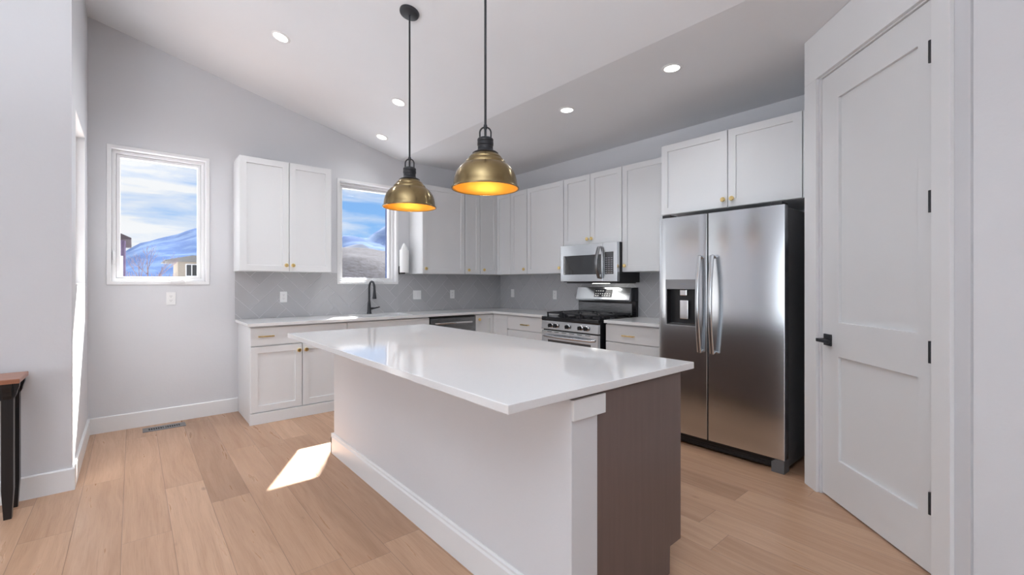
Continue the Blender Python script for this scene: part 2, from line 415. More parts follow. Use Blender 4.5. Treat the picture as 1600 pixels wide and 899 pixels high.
# baseboards
def baseboard(name, x0, x1, loc, rz, h=0.135):
    bm = prism(B(), [(0, 0), (-0.015, 0), (-0.015, h-0.006), (-0.010, h), (0, h)], x0, x1, 'x')
    struct(name, bm, 'trim', loc=loc, rz=rz)
baseboard('baseboard_back', 0.0, 0.80-XL, (XL, YB, 0), 0)
baseboard('baseboard_left', 0.0, YB-YN-0.015, (XL, YN, 0), PI/2)
baseboard('baseboard_left_front', 0.0, 4.8, (XL-4.785, YN, 0), 0)
baseboard('baseboard_pantry_side', 0.0, 4.9, (XP, 0.14, 0), -PI/2)

# ------------------------------------------------------------------ windows (local x right, y outwards, z up; origin at the opening's lower left)
def window(name, loc, rz, w_, h_, crank=True, flange=0.018):
    o = bpy.data.objects.new(name, None); C.objects.link(o); o.location = loc; o.rotation_euler = (0, 0, rz); o['kind'] = 'structure'
    f = 0.012
    bm = ring([-flange, f, w_-f, w_+flange], [-flange, f, h_-f, h_+flange], -0.010, -0.0005, 'y', 0.003) if flange else B()
    b_ = ring([0.001, f, w_-f, w_-0.001], [0.001, f, h_-f, h_-0.001], 0.0, 0.165, 'y', 0.0015)
    me = bpy.data.meshes.new('t'); b_.to_mesh(me); b_.free(); bm.from_mesh(me)
    obj('frame', bm, 'vinyl', o)
    g = f + 0.0005
    obj('outer_sash', ring([g, g+0.028, w_-g-0.028, w_-g], [g, g+0.026, h_-g-0.028, h_-g], 0.050, 0.125, 'y', 0.003), 'vinyl', o)
    g += 0.0285; k = 0.029
    obj('sash', ring([g, g+k, w_-g-k, w_-g], [g-0.002, g+k-0.014, h_-g-k, h_-g], 0.075, 0.130, 'y', 0.005), 'vinyl', o)
    obj('pane', bx(g+k-0.004, w_-g-k+0.004, 0.104, 0.110, g+k-0.018, h_-g-k+0.004), 'window_glass', o)
    if crank:
        y0 = 0.0
        bm = box(B(), w_*0.60, w_*0.60+0.11, y0-0.026, y0-0.004, -0.002, 0.020, 0.004)
        tube(bm, [(w_*0.60+0.10, y0-0.020, 0.020), (w_*0.60+0.07, y0-0.028, 0.027), (w_*0.60-0.02, y0-0.028, 0.026)], 0.006, 10)
        obj('crank_handle', bm, 'vinyl', o, True)
        bm = box(B(), 0.014, 0.036, y0+0.036, y0+0.050, 0.16, 0.27, 0.004)
        tube(bm, [(0.025, y0+0.036, 0.20), (0.025, y0+0.022, 0.225), (0.025, y0+0.026, 0.28)], 0.006, 10)
        obj('lock_lever', bm, 'vinyl', o, True)
    return o
window('window_1', (W1[0], YB, W1[2]), 0, W1[1]-W1[0], W1[3]-W1[2])
window('window_2', (W2[0], YB, W2[2]), 0, W2[1]-W2[0], W2[3]-W2[2])
window('window_3', (XL, W3[0], W3[2]), PI/2, W3[1]-W3[0], W3[3]-W3[2], False, 0.0)

# ------------------------------------------------------------------ pantry door
dr = bpy.data.objects.new('door_1', None); C.objects.link(dr); dr.location = DO; dr.rotation_euler = (0, 0, DR); dr['kind'] = 'structure'
def leaf_frame(x0, x1, z0, z1, panels, y0, y1):
    us = sorted({x0, x1, panels[0][0], panels[0][1]}); vs = sorted({z0, z1, *[q for p in panels for q in p[2:]]})
    holes = {(1, j) for j in range(len(vs)-1) if any(abs(vs[j]-p[2]) < 1e-6 for p in panels)}
    return grid_solid(us, vs, holes, y0, y1, 'y', 0.0015)
pan = [(DX0+0.150, DX1-0.094, 1.05, 2.345), (DX0+0.150, DX1-0.094, 0.255, 0.852)]
lf = obj('leaf', leaf_frame(DX0, DX1, 0.010, DZ1, pan, 0.012, 0.052), 'door_paint', dr)
for p in pan: obj('panel', bx(p[0]-0.0005, p[1]+0.0005, 0.028, 0.040, p[2]-0.0005, p[3]+0.0005), 'door_paint', lf)
for z_ in (2.226, 1.581, 0.932, 0.281):
    bm = cyl(B(), (DX1+0.002, -0.010, z_), (DX1+0.002, -0.010, z_+0.095), 0.008, seg=14)
    box(bm, DX1-0.004, DX1+0.008, -0.010, 0.0115, z_+0.002, z_+0.093)
    obj('hinge', bm, 'black_iron', dr, True)
bm = box(B(), DX0+0.026, DX0+0.094, 0.002, 0.012, 0.905, 0.973, 0.003)
cyl(bm, (DX0+0.060, 0.004, 0.939), (DX0+0.060, -0.045, 0.939), 0.011, seg=16)
box(bm, DX0+0.050, DX0+0.165, -0.056, -0.042, 0.929, 0.949, 0.003)
obj('lever_handle', bm, 'black_iron', dr)
bm = B()
box(bm, DX0-0.012, DX0-0.003, 0.001, 0.110, 0, DZ1+0.010); box(bm, DX1+0.010, DX1+0.012, 0.012, 0.110, 0, DZ1+0.010); box(bm, DX0-0.012, DX1+0.012, 0.001, 0.110, DZ1+0.003, DZ1+0.011)
obj('jamb', bm, 'trim', dr)
t_ = bpy.data.objects.new('trim_1', None); C.objects.link(t_); t_.location = DO; t_.rotation_euler = (0, 0, DR); t_['kind'] = 'structure'
obj('casing', bx(0.006, DX0-0.012, -0.018, -0.0005, 0, DZ1+0.010, 0.001), 'trim', t_)
obj('casing', bx(DX1+0.014, DX1+0.104, -0.018, -0.0005, 0, DZ1+0.010, 0.001), 'trim', t_)
obj('header', bx(0.006, DX1+0.104, -0.018, -0.0005, DZ1+0.0105, ZC-0.002, 0.001), 'trim', t_)

# ------------------------------------------------------------------ backsplash
def clip(poly, x0, x1, z0, z1):
    for ax, lim, sg in ((0, x0, 1), (0, x1, -1), (1, z0, 1), (1, z1, -1)):
        out = []
        for i in range(len(poly)):
            a, c = poly[i], poly[(i+1) % len(poly)]
            ia, ic = (a[ax]-lim)*sg >= 0, (c[ax]-lim)*sg >= 0
            if ia: out.append(a)
            if ia != ic:
                t = (lim-a[ax])/(c[ax]-a[ax]); out.append((a[0]+(c[0]-a[0])*t, a[1]+(c[1]-a[1])*t))
        poly = out
        if len(poly) < 3: return []
    return poly
def herringbone(rects, wt=0.118, n=3, gap=0.0042, ox=0.0, oz=0.0, t=0.007):
    bm = B(); x_lo = min(r[0] for r in rects); x_hi = max(r[1] for r in rects)
    for i in range(-80, 80):
        for j in range(-30, 30):
            for k in (0, 1):
                a, c = i + n*j, i - n*j
                q = (a, c, a+n, c+1) if k == 0 else (a+n, c+1-n, a+n+1, c+1)
                g = gap/2/wt
                cs = [(q[0]+g, q[1]+g), (q[2]-g, q[1]+g), (q[2]-g, q[3]-g), (q[0]+g, q[3]-g)]
                P = [(((u-v_)*S2)*wt + ox, ((u+v_)*S2)*wt + oz) for u, v_ in cs]
                if max(p[0] for p in P) < x_lo or min(p[0] for p in P) > x_hi or max(p[1] for p in P) < 0.9 or min(p[1] for p in P) > 1.5: continue
                for r in rects:
                    pl_ = clip(P, *r)
                    if len(pl_) >= 3:
                        area = abs(sum(pl_[m_][0]*pl_[(m_+1) % len(pl_)][1]-pl_[(m_+1) % len(pl_)][0]*pl_[m_][1] for m_ in range(len(pl_))))/2
                        if area > 2e-5: prism(bm, pl_, -t, -0.004, 'y')
    for f in bm.faces: f.material_index = 0
    for r in rects: box(bm, r[0], r[1], -0.0045, -0.0005, r[2], r[3], mi=1)
    return bm
ZT, ZU = 0.914, 1.389
o = obj('backsplash', herringbone([(0.775, W2[0]-0.019, ZT, ZU), (W2[0]-0.019, W2[1]+0.019, ZT, W2[2]-0.019), (W2[1]+0.019, XR-0.0005, ZT, ZU)], ox=0.990-6*S2*0.118, oz=1.089-2*S2*0.118), ['tile', 'grout'], loc=(0, YB, 0))
tag(o, 'grey herringbone tile splashback below and around the sink window', 'backsplash')
o = obj('backsplash', herringbone([(0.0075, YB-2.03, ZT, ZU)], ox=0.03, oz=0.04), ['tile', 'grout'], loc=(XR, YB, 0), rz=-PI/2)
tag(o, 'grey herringbone tile splashback behind the gas range', 'backsplash')

# ------------------------------------------------------------------ cabinets
def knob_bm(x, z, y):
    bm = cyl(B(), (x, y+0.001, z), (x, y-0.012, z), 0.006, 0.005, 14)
    lathe_pts = [(0.0, 0.028), (0.015, 0.028), (0.0185, 0.0245), (0.0185, 0.016), (0.014, 0.012), (0.0, 0.012)]
    b2 = lathe(B(), lathe_pts, 0, 0, 20); bmesh.ops.transform(b2, verts=b2.verts[:], matrix=Matrix.Translation((x, y, z)) @ Matrix.Rotation(PI/2, 4, 'X'))
    me = bpy.data.meshes.new('t'); b2.to_mesh(me); b2.free(); bm.from_mesh(me); return bm
def pull_bm(x, z, y, L=0.13):
    bm = box(B(), x-L/2, x+L/2, y-0.032, y-0.022, z-0.006, z+0.006, 0.0015)
    for s_ in (-1, 1): box(bm, x+s_*(L/2-0.008)-0.005, x+s_*(L/2-0.008)+0.005, y-0.024, y+0.001, z-0.005, z+0.005, 0.001)
    return bm
DT = 0.02
def cabinet(name, label, loc, rz, w_, h_, depth, doors=(), drawers=(), toe=None, open_top=False, group=None, false_fronts=(), bx0=0.001, bx1=None):
    """origin at the left end of the door plane; local x right, y into the wall; z from loc"""
    t = thing(name, label, 'cabinet', loc, rz, group)
    if open_top:                       # a base unit that takes the sink: sides, back and bottom only
        bm = box(B(), 0.001, 0.018, DT, depth, 0, h_); box(bm, w_-0.018, w_-0.001, DT, depth, 0, h_)
        box(bm, 0.018, w_-0.018, depth-0.012, depth, 0, h_); box(bm, 0.018, w_-0.018, DT, depth-0.012, 0.0, 0.10)
        box(bm, 0.018, w_-0.018, DT, DT+0.018, 0.10, h_)
    else: bm = bx(bx0, (w_-0.001) if bx1 is None else bx1, DT, depth, 0, h_, 0.001)
    obj('body', bm, 'cabinet', t)
    for (a, c, z0, z1, kn) in doors:
        b_ = shaker(c-a-0.0066, z1-z0-0.004, DT-0.001); bmesh.ops.translate(b_, verts=b_.verts[:], vec=(a+0.0033, DT-0.001, z0+0.002))
        d = obj('door', b_, 'cabinet', t)
        if kn: obj('knob', knob_bm(kn[0], kn[1], 0), 'brass_hardware', d, True)
    for (a, c, z0, z1, kn) in drawers:
        d = obj('drawer', bx(a+0.0015, c-0.0015, 0.0, DT-0.001, z0+0.0015, z1-0.0015, 0.0015), 'cabinet', t)
        if kn: obj('handle', pull_bm(kn[0], kn[1], 0), 'brass_hardware', d)
    for (a, c, z0, z1) in false_fronts:
        obj('false_front', bx(a+0.0015, c-0.0015, 0.0, DT-0.001, z0+0.0015, z1-0.0015, 0.0015), 'cabinet', t)
    if toe: obj('toe_board', bx(toe[0], toe[1], -0.008, DT, 0.0, toe[2], 0.002), 'cabinet', t)
    return t
UH = 2.4766-ZU; UY = YB-0.33; UX = XR-0.33
kz = 0.062
G_U = 'white upper cabinets along the kitchen walls'
def up(label, x0, x1, knobs, splits=None, back=True, z0=ZU, **kw):
    w_ = abs(x1-x0); h_ = 2.4766-z0; sp = splits or [0.0, w_]
    loc, rz = ((x0, UY, z0), 0) if back else ((UX, x0, z0), -PI/2)
    return cabinet('upper_cabinet', label, loc, rz, w_, h_, 0.33-0.001, [(sp[i], sp[i+1], 0.0, h_, knobs[i]) for i in range(len(sp)-1)], group=G_U, **kw)
up('white double-door upper cabinet between the two windows', 0.761, 1.603, [(0.401, kz), (0.463, kz)], [0, 0.430, 0.842])
up('white single-door upper cabinet right of the sink window, beside the paper towel', 2.678, 3.300, [(0.045, kz)])
up('narrow single-door upper cabinet on the window wall next to the corner', 3.302, 3.546, [(0.052, kz-0.008)])
# corner unit: an L with one door on each wall
cc = thing('corner_cabinet', 'white upper corner cabinet with a narrow door on each wall', 'cabinet', (XR, YB, ZU), 0, G_U)
a = XR-3.548; bq = YB-4.527
bm = prism(B(), [(-0.001, -0.001), (-a, -0.001), (-a, -0.31), (-0.31, -0.31), (-0.31, -bq), (-0.001, -bq)], 0, UH, 'z')
obj('body', bm, 'cabinet', cc)
b_ = shaker(a-0.33-0.0025, UH-0.003, DT-0.001, 0.05); bmesh.ops.translate(b_, verts=b_.verts[:], vec=(-a+0.0015, -0.311, 0.0015)); d = obj('door', b_, 'cabinet', cc)
obj('knob', knob_bm(-a+0.055, kz, -0.33), 'brass_hardware', d, True)
b_ = shaker(bq-0.33-0.0025, UH-0.003, DT-0.001, 0.05); bmesh.ops.transform(b_, verts=b_.verts[:], matrix=Matrix.Translation((-0.311, -0.331, 0.0015)) @ Matrix.Rotation(-PI/2, 4, 'Z')); obj('door', b_, 'cabinet', cc)
up('slim single-door upper cabinet on the range wall, first from the corner unit', 4.525, 4.203, [(0.275, kz)], back=False)
up('wide single-door upper cabinet left of the microwave', 4.201, 3.572, [(0.575, kz)], back=False)
up('short double-door upper cabinet directly above the microwave', 3.570, 2.757, [(0.364, kz-0.002), (0.426, kz-0.002)], [0, 0.395, 0.813], back=False, z0=1.70)
up('tall single-door upper cabinet between the microwave and the refrigerator', 2.755, 2.139, [(0.040, kz)], back=False)
cabinet('upper_cabinet', 'deep double-door cabinet above the stainless refrigerator', (3.544, 2.137, 1.869), -PI/2, 1.187, 0.6076, XR-3.544-0.001,
        [(0, 0.575, 0, 0.6076, (0.545, 0.062)), (0.575, 1.087, 0, 0.6076, (0.612, 0.062))], group=G_U)
obj('filler', bx(1.090, 1.187, 0.004, 0.019, 0, 0.6076, 0.001), 'cabinet', bpy.data.objects['upper_cabinet.007'] if 'upper_cabinet.007' in bpy.data.objects else None)
G_B = 'white base cabinets under the worktops'
BY, BXR = YB-0.61, XR-0.61
DPT = 0.609
cabinet('base_cabinet', 'white base cabinet at the left end, with one drawer above two doors', (0.801, BY, 0), 0, 0.862, 0.884, DPT,
        [(0, 0.436, 0.105, 0.700, (0.404, 0.640)), (0.436, 0.862, 0.105, 0.700, (0.468, 0.640))], [(0, 0.862, 0.706, 0.872, (0.125, 0.792))], toe=(-0.006, 0.862, 0.100), group=G_B)
cabinet('sink_cabinet', 'white sink base cabinet below the window, left of the dishwasher', (1.664, BY, 0), 0, 0.950, 0.884, DPT,
        [(0, 0.475, 0.105, 0.700, (0.445, 0.640)), (0.475, 0.950, 0.105, 0.700, (0.505, 0.640))], (), toe=(0, 0.950, 0.100), open_top=True, group=G_B, false_fronts=[(0, 0.95, 0.706, 0.872)])
cb = thing('corner_base_cabinet', 'white corner base cabinet right of the dishwasher with two narrow doors', 'cabinet', (XR, YB, 0), 0, G_B)
a = XR-3.270; bq = YB-4.256
obj('body', prism(B(), [(-0.001, -0.001), (-a, -0.001), (-a, -0.59), (-0.59, -0.59), (-0.59, -bq), (-0.001, -bq)], 0, 0.884, 'z'), 'cabinet', cb)
b_ = shaker(a-0.61-0.0025, 0.764, DT-0.001, 0.05); bmesh.ops.translate(b_, verts=b_.verts[:], vec=(-a+0.0015, -0.591, 0.107)); d = obj('door', b_, 'cabinet', cb)
obj('knob', knob_bm(-a+0.05, 0.815, -0.61), 'brass_hardware', d, True)
b_ = shaker(bq-0.61-0.0025, 0.764, DT-0.001, 0.05); bmesh.ops.transform(b_, verts=b_.verts[:], matrix=Matrix.Translation((-0.591, -0.611, 0.107)) @ Matrix.Rotation(-PI/2, 4, 'Z')); obj('door', b_, 'cabinet', cb)
cabinet('base_cabinet', 'white drawer base cabinet between the corner and the gas range', (BXR, 4.254, 0), -PI/2, 0.674, 0.884, DPT,
        (), [(0, 0.674, 0.706, 0.872, (0.335, 0.778)), (0, 0.674, 0.405, 0.702, (0.335, 0.60)), (0, 0.674, 0.105, 0.401, (0.335, 0.30))], toe=(0, 0.674, 0.100), group=G_B)
cabinet('base_cabinet', 'white drawer base cabinet between the gas range and the refrigerator', (BXR, 2.745, 0), -PI/2, 0.690, 0.884, DPT,
        (), [(0, 0.69, 0.706, 0.872, (0.27, 0.776)), (0, 0.69, 0.405, 0.702, (0.345, 0.60)), (0, 0.69, 0.105, 0.401, (0.345, 0.30))], toe=(0, 0.69, 0.100), group=G_B)

# worktops
SKX, SKY = (1.84, 2.44), (4.605, 4.965)
us = [0.776, SKX[0], SKX[1], XR-0.645, XR-0.0005]; vs = [3.582, YB-0.645, SKY[0], SKY[1], YB-0.0005]
bm = grid_solid(us, vs, {(0, 0), (1, 0), (2, 0), (1, 2)}, 0.885, 0.9135, 'z', 0.002)
tag(obj('countertop', bm, 'quartz'), 'white quartz worktop running under the sink window and round the corner', 'countertop')
tag(obj('countertop', grid_solid([XR-0.645, XR-0.0005], [2.03, 2.742], set(), 0.885, 0.9135, 'z', 0.002), 'quartz'), 'short white quartz worktop between the gas range and the refrigerator', 'countertop')
# sink
sk = thing('kitchen_sink', 'stainless sink let into the white worktop under the window', 'sink', ((SKX[0]+SKX[1])/2, (SKY[0]+SKY[1])/2, 0.884))
hx, hy = (SKX[1]-SKX[0])/2, (SKY[1]-SKY[0])/2
bm = ring([-hx-0.014, -hx-0.002, hx+0.002, hx+0.014], [-hy-0.014, -hy-0.002, hy+0.002, hy+0.014], -0.21, -0.0005, 'z')
box(bm, -hx-0.014, hx+0.014, -hy-0.014, hy+0.014, -0.222, -0.21)
obj('basin', bm, 'stainless', sk)
obj('drain', lathe(B(), [(0, -0.206), (0.03, -0.206), (0.042, -0.204), (0.045, -0.2095), (0, -0.2095)], 0, 0.03, 24), 'chrome', sk, True)
# faucet
fc = thing('faucet', 'matte black gooseneck tap standing behind the sink', 'faucet', (2.114, 5.063, 0.9138))
obj('base', lathe(B(), [(0, 0), (0.028, 0), (0.028, 0.006), (0.023, 0.02), (0.0205, 0.06), (0.018, 0.11), (0.0135, 0.15), (0, 0.15)], 0, 0, 24), 'black_iron', fc, True)
R_ = 0.072
pts = [(0, 0, 0.14), (0, 0, 0.22), (0, 0, 0.305)] + [(0, -R_ + R_*math.cos(t), 0.305 + R_*math.sin(t)) for t in [PI*k/14 for k in range(1, 15)]] + [(0.0, -2*R_-0.003, 0.275)]
obj('spout', tube(B(), pts, 0.0125, 14), 'black_iron', fc, True)
bm = lathe(B(), [(0, 0.28), (0.0135, 0.28), (0.0155, 0.25), (0.021, 0.20), (0.023, 0.185), (0.020, 0.178), (0, 0.178)], 0, 0, 20); bmesh.ops.translate(bm, verts=bm.verts[:], vec=(0, -2*R_-0.004, 0))
obj('spray_head', bm, 'black_iron', fc, True)
bm = cyl(B(), (0.012, 0, 0.062), (0.045, 0, 0.062), 0.014, 0.013, 16); tube(bm, [(0.045, 0, 0.062), (0.075, -0.003, 0.066), (0.125, -0.006, 0.076)], [0.010, 0.008, 0.0065], 12)
obj('lever', bm, 'black_iron', fc, True)

# outlets and switches
def plate(name, label, cat, loc, rz, gang=1, switch=False):
    t = thing(name, label, cat, loc, rz, 'white outlets and switches on the kitchen walls')
    w_ = 0.070 if gang == 1 else 0.116
    obj('cover_plate', bx(-w_/2, w_/2, -0.006, 0, -0.0575, 0.0575, 0.002), 'plastic_white', t)
    for g in range(gang):
        cx = 0 if gang == 1 else (-0.023, 0.023)[g]
        if switch: obj('rocker', bx(cx-0.0165, cx+0.0165, -0.0095, -0.0055, -0.033, 0.033, 0.0015), 'plastic_white', t)
        else:
            for s_ in (-1, 1):
                f = obj('receptacle', prism(B(), [(cx + 0.017*math.cos(q), s_*0.0195 + max(-0.0125, min(0.0125, 0.017*math.sin(q)))) for q in [2*PI*k/24 for k in range(24)]], -0.0085, -0.0055, 'y'), 'plastic_white', t)
                b_ = B()
                for dx in (-0.006, 0.006): box(b_, cx+dx-0.001, cx+dx+0.001, -0.0088, -0.008, s_*0.0195, s_*0.0195+0.008)
                cyl(b_, (cx, -0.0088, s_*0.0195-0.007), (cx, -0.008, s_*0.0195-0.007), 0.0022, seg=10)
                obj('slots', b_, 'slot_dark', f)
    return t
plate('wall_outlet', 'white outlet on the bare wall below the left window', 'outlet', (0.270, YB-0.0005, 1.133), 0)
plate('wall_outlet', 'white outlet on the grey tile under the left double upper cabinet', 'outlet', (1.214, YB-0.0075, 1.128), 0)
plate('wall_switch', 'white double switch plate on the tile right of the tap', 'switch', (2.779, YB-0.0075, 1.122), 0, 2, True)
plate('wall_outlet', 'white outlet on the window-wall tile near the corner', 'outlet', (3.312, YB-0.0075, 1.121), 0)
plate('wall_switch', 'white switch plate on the range-wall tile nearest the corner', 'switch', (XR-0.0075, 4.857, 1.128), -PI/2, 1, True)
plate('wall_outlet', 'white outlet on the tile just left of the range', 'outlet', (XR-0.0075, 4.019, 1.121), -PI/2)

# ------------------------------------------------------------------ appliances
# dishwasher
dw = thing('dishwasher', 'stainless dishwasher built in between the sink cabinet and the corner', 'dishwasher', (2.618, BY-0.012, 0))
DW = 0.648
obj('tub', bx(0.004, DW-0.004, 0.035, 0.60, 0.10, 0.876), 'black_plastic', dw)
d = obj('door', bx(0.012, DW-0.012, 0.0, 0.034, 0.11, 0.855, 0.004), 'stainless_dark', dw)
bm = tube(B(), [(0.07, -0.002, 0.800), (0.085, -0.032, 0.800), (0.12, -0.040, 0.800), (DW-0.12, -0.040, 0.800), (DW-0.085, -0.032, 0.800), (DW-0.07, -0.002, 0.800)], 0.011, 12)
obj('handle', bm, 'chrome', d, True)
obj('control_strip', bx(0.012, DW-0.012, 0.004, 0.034, 0.857, 0.875, 0.002), 'black_plastic', dw)
obj('kick_plate', bx(0.012, DW-0.012, 0.05, 0.062, 0.0, 0.10), 'black_plastic', dw)

# gas range; local x right, y towards the wall
RW = 0.80
rg = thing('gas_range', 'stainless freestanding gas range with black grates under the microwave', 'range', (3.479, 3.575, 0), -PI/2)
obj('body', bx(0, RW, 0.03, 0.655, 0.02, 0.895, 0.003), 'black_enamel', rg)
bm = prism(B(), [(0.0, 0.862), (-0.004, 0.880), (0.0, 0.905), (0.62, 0.915), (0.62, 0.880), (0.03, 0.862)], 0.001, RW-0.001, 'x', 0.002)
obj('cooktop', bm, 'black_enamel', rg)
ob = obj('control_panel', prism(B(), [(0.0, 0.861), (-0.006, 0.770), (0.028, 0.770), (0.028, 0.861)], 0.003, RW-0.003, 'x', 0.002), 'stainless', rg)
for kx in (0.150, 0.225, 0.395, 0.570, 0.650):
    bm = lathe(B(), [(0, 0.004), (0.0215, 0.004), (0.0205, 0.010), (0.018, 0.034), (0.0, 0.036)], 0, 0, 24)
    box(bm, -0.005, 0.005, -0.0195, 0.0195, 0.03, 0.044, 0.002)
    bmesh.ops.transform(bm, verts=bm.verts[:], matrix=Matrix.Translation((kx, -0.003, 0.815)) @ Matrix.Rotation(PI/2, 4, 'X'))
    k_ = obj('knob', bm, 'black_enamel', rg, True)
    bm = lathe(B(), [(0, 0.0), (0.0275, 0.0), (0.0275, 0.005), (0.023, 0.008), (0, 0.008)], 0, 0, 24)
    bmesh.ops.transform(bm, verts=bm.verts[:], matrix=Matrix.Translation((kx, -0.003, 0.815)) @ Matrix.Rotation(PI/2, 4, 'X'))
    obj('bezel', bm, 'chrome', k_, True)
dv = obj('oven_door', ring([0.004, 0.10, RW-0.10, RW-0.004], [0.235, 0.36, 0.655, 0.756], -0.002, 0.029, 'y', 0.003), 'stainless', rg)
obj('oven_window', bx(0.10, RW-0.10, 0.004, 0.012, 0.36, 0.655), 'window_dark', dv)
pts = [(0.05, 0.0, 0.700)] + [(0.07 + (RW-0.14)*k/12, -0.030 - 0.030*math.sin(PI*k/12), 0.700) for k in range(13)] + [(RW-0.05, 0.0, 0.700)]
obj('handle', tube(B(), pts, 0.0145, 14), 'stainless', dv, True)
for k in range(6): obj('vent_slot', bx(0.09 + k*0.108, 0.155 + k*0.108, -0.0035, -0.001, 0.742, 0.748), 'slot_dark', dv)
obj('storage_drawer', bx(0.004, RW-0.004, -0.002, 0.029, 0.065, 0.228, 0.003), 'stainless', rg)
obj('kick_plate', bx(0.02, RW-0.02, 0.045, 0.055, 0.0, 0.062), 'black_plastic', rg)
# backguard
bg_ = obj('backguard', prism(B(), [(0.660, 0.905), (0.628, 0.905), (0.622, 1.075), (0.660, 1.075), (0.660, 1.225), (0.668, 1.225), (0.668, 0.905)], 0.0, RW, 'x'), 'black_enamel', rg)
obj('riser_panel', bx(0.012, RW-0.045, 0.614, 0.622, 0.925, 1.050, 0.001), 'stainless_dark', bg_)
obj('console', prism(B(), [(0.570, 1.072), (0.566, 1.092), (0.602, 1.226), (0.659, 1.226), (0.659, 1.072)], 0.004, RW-0.044, 'x', 0.003), 'stainless', bg_)
def on_console(x0, x1, s0, s1, lift, th):
    """box on the slanted console face: x range, s = height along the slant"""
    bm = bx(x0, x1, -lift-th, -lift, s0, s1)
    ang = math.atan2(0.036, 0.134)
    bmesh.ops.transform(bm, verts=bm.verts[:], matrix=Matrix.Translation((0, 0.566, 1.092)) @ Matrix.Rotation(-ang, 4, 'X')); return bm
dsp = obj('display', on_console(0.275, 0.520, 0.022, 0.118, 0.0002, 0.003), 'window_dark', bg_)
for k in range(7):
    for r_, zz in ((0, 0.038), (1, 0.060), (2, 0.092)):
        if r_ == 0 and k in (2,): continue
        if r_ == 2 and k > 3: continue
        b2 = on_console(0.290+k*0.032, 0.306+k*0.032, zz, zz+0.006, 0.0033, 0.0004)
        obj('button_mark', b2, 'display_glow', bg_)
# grates: three cast-iron racks over five burners
for gi, (gx0, gx1) in enumerate(((0.03, 0.272), (0.279, 0.521), (0.528, 0.77))):
    bm = B(); y0, y1, zt = 0.05, 0.57, 0.953
    for xx in (gx0+0.008, gx1-0.008): box(bm, xx-0.007, xx+0.007, y0, y1, zt-0.016, zt, 0.002)
    for yy in (y0+0.007, (y0+y1)/2, y1-0.007): box(bm, gx0+0.001, gx1-0.001, yy-0.007, yy+0.007, zt-0.016, zt, 0.002)
    for cyq in (y0+0.135, y1-0.135):
        cxq = (gx0+gx1)/2
        for k in range(4):
            an = PI/4 + k*PI/2
            p0 = (cxq+math.cos(an)*0.03, cyq+math.sin(an)*0.03, zt-0.006); p1 = (cxq+math.cos(an)*0.115*1.0, cyq+math.sin(an)*0.14, zt-0.006)
            tube(bm, [p0, p1], 0.007, 8)
        box(bm, cxq-0.006, cxq+0.006, cyq-0.125, cyq-0.03, zt-0.016, zt+0.001, 0.002); box(bm, cxq-0.006, cxq+0.006, cyq+0.03, cyq+0.125, zt-0.016, zt+0.001, 0.002)
    for xx in (gx0+0.010, gx1-0.010):
        for yy in (y0+0.008, y1-0.008): box(bm, xx-0.007, xx+0.007, yy-0.007, yy+0.007, 0.906, zt-0.010)
    obj('grate', bm, 'black_iron', rg)
for cxq, cyq, rr in ((0.151, 0.185, 0.045), (0.151, 0.435, 0.036), (0.400, 0.31, 0.05), (0.649, 0.185, 0.05), (0.649, 0.435, 0.036)):
    obj('burner', lathe(B(), [(0, 0.908), (rr+0.012, 0.908), (rr+0.010, 0.916), (rr, 0.918), (rr, 0.928), (rr-0.006, 0.932), (0, 0.932)], cxq, cyq, 24), 'black_iron', rg, True)

# microwave
MW, MZ0, MZ1 = 0.783, 1.283, 1.697
mw = thing('microwave', 'stainless over-the-range microwave hung above the gas range', 'microwave', (3.749, 3.541, MZ0), -PI/2)
MH = MZ1-MZ0
obj('body', bx(0.002, MW, 0.045, XR-3.749-0.010, 0.0, MH-0.001, 0.002), 'black_plastic', mw)
d = obj('door', ring([0.0, 0.045, 0.580, 0.602], [0.008, 0.085, MH-0.120, MH-0.001], 0.0, 0.044, 'y', 0.003), 'stainless', mw)
obj('door_window', bx(0.045, 0.580, 0.003, 0.012, 0.085, MH-0.120), 'window_dark', d)
k = obj('control_panel', ring([0.604, 0.624, 0.738, MW], [0.008, 0.085, MH-0.100, MH-0.001], 0.0, 0.044, 'y', 0.002), 'stainless', mw)
obj('keypad', bx(0.624, 0.738, 0.002, 0.012, 0.085, MH-0.100), 'window_dark', k)
for r_ in range(8):
    for c_ in range(3): obj('key', bx(0.634+c_*0.034, 0.658+c_*0.034, 0.0012, 0.0022, 0.095+r_*0.022, 0.103+r_*0.022), 'mark_grey', k)
pts = [(0.573, 0.0, 0.045)] + [(0.573, -0.030 - 0.042*math.sin(PI*q/12), 0.050 + (MH-0.10)*q/12) for q in range(13)] + [(0.573, 0.0, MH-0.045)]
obj('handle', tube(B(), pts, 0.016, 14, flat=(1.25, 0.8, (1, 0, 0))), 'stainless_dark', d, True)
obj('vent_grille', bx(0.07, MW-0.02, 0.03, 0.36, -0.012, -0.0005), 'black_plastic', mw)
obj('cooktop_lamp', bx(0.30, 0.50, 0.20, 0.26, -0.0150, -0.0125), 'lamp_lens', mw)
light('cooktop_light', 'AREA', (3.749+0.13, 3.541-0.40, MZ0-0.018), 0.8, (1.0, 0.97, 0.92), (0.30, -0.35, -1), shape='RECTANGLE', size=0.24, size_y=0.5)

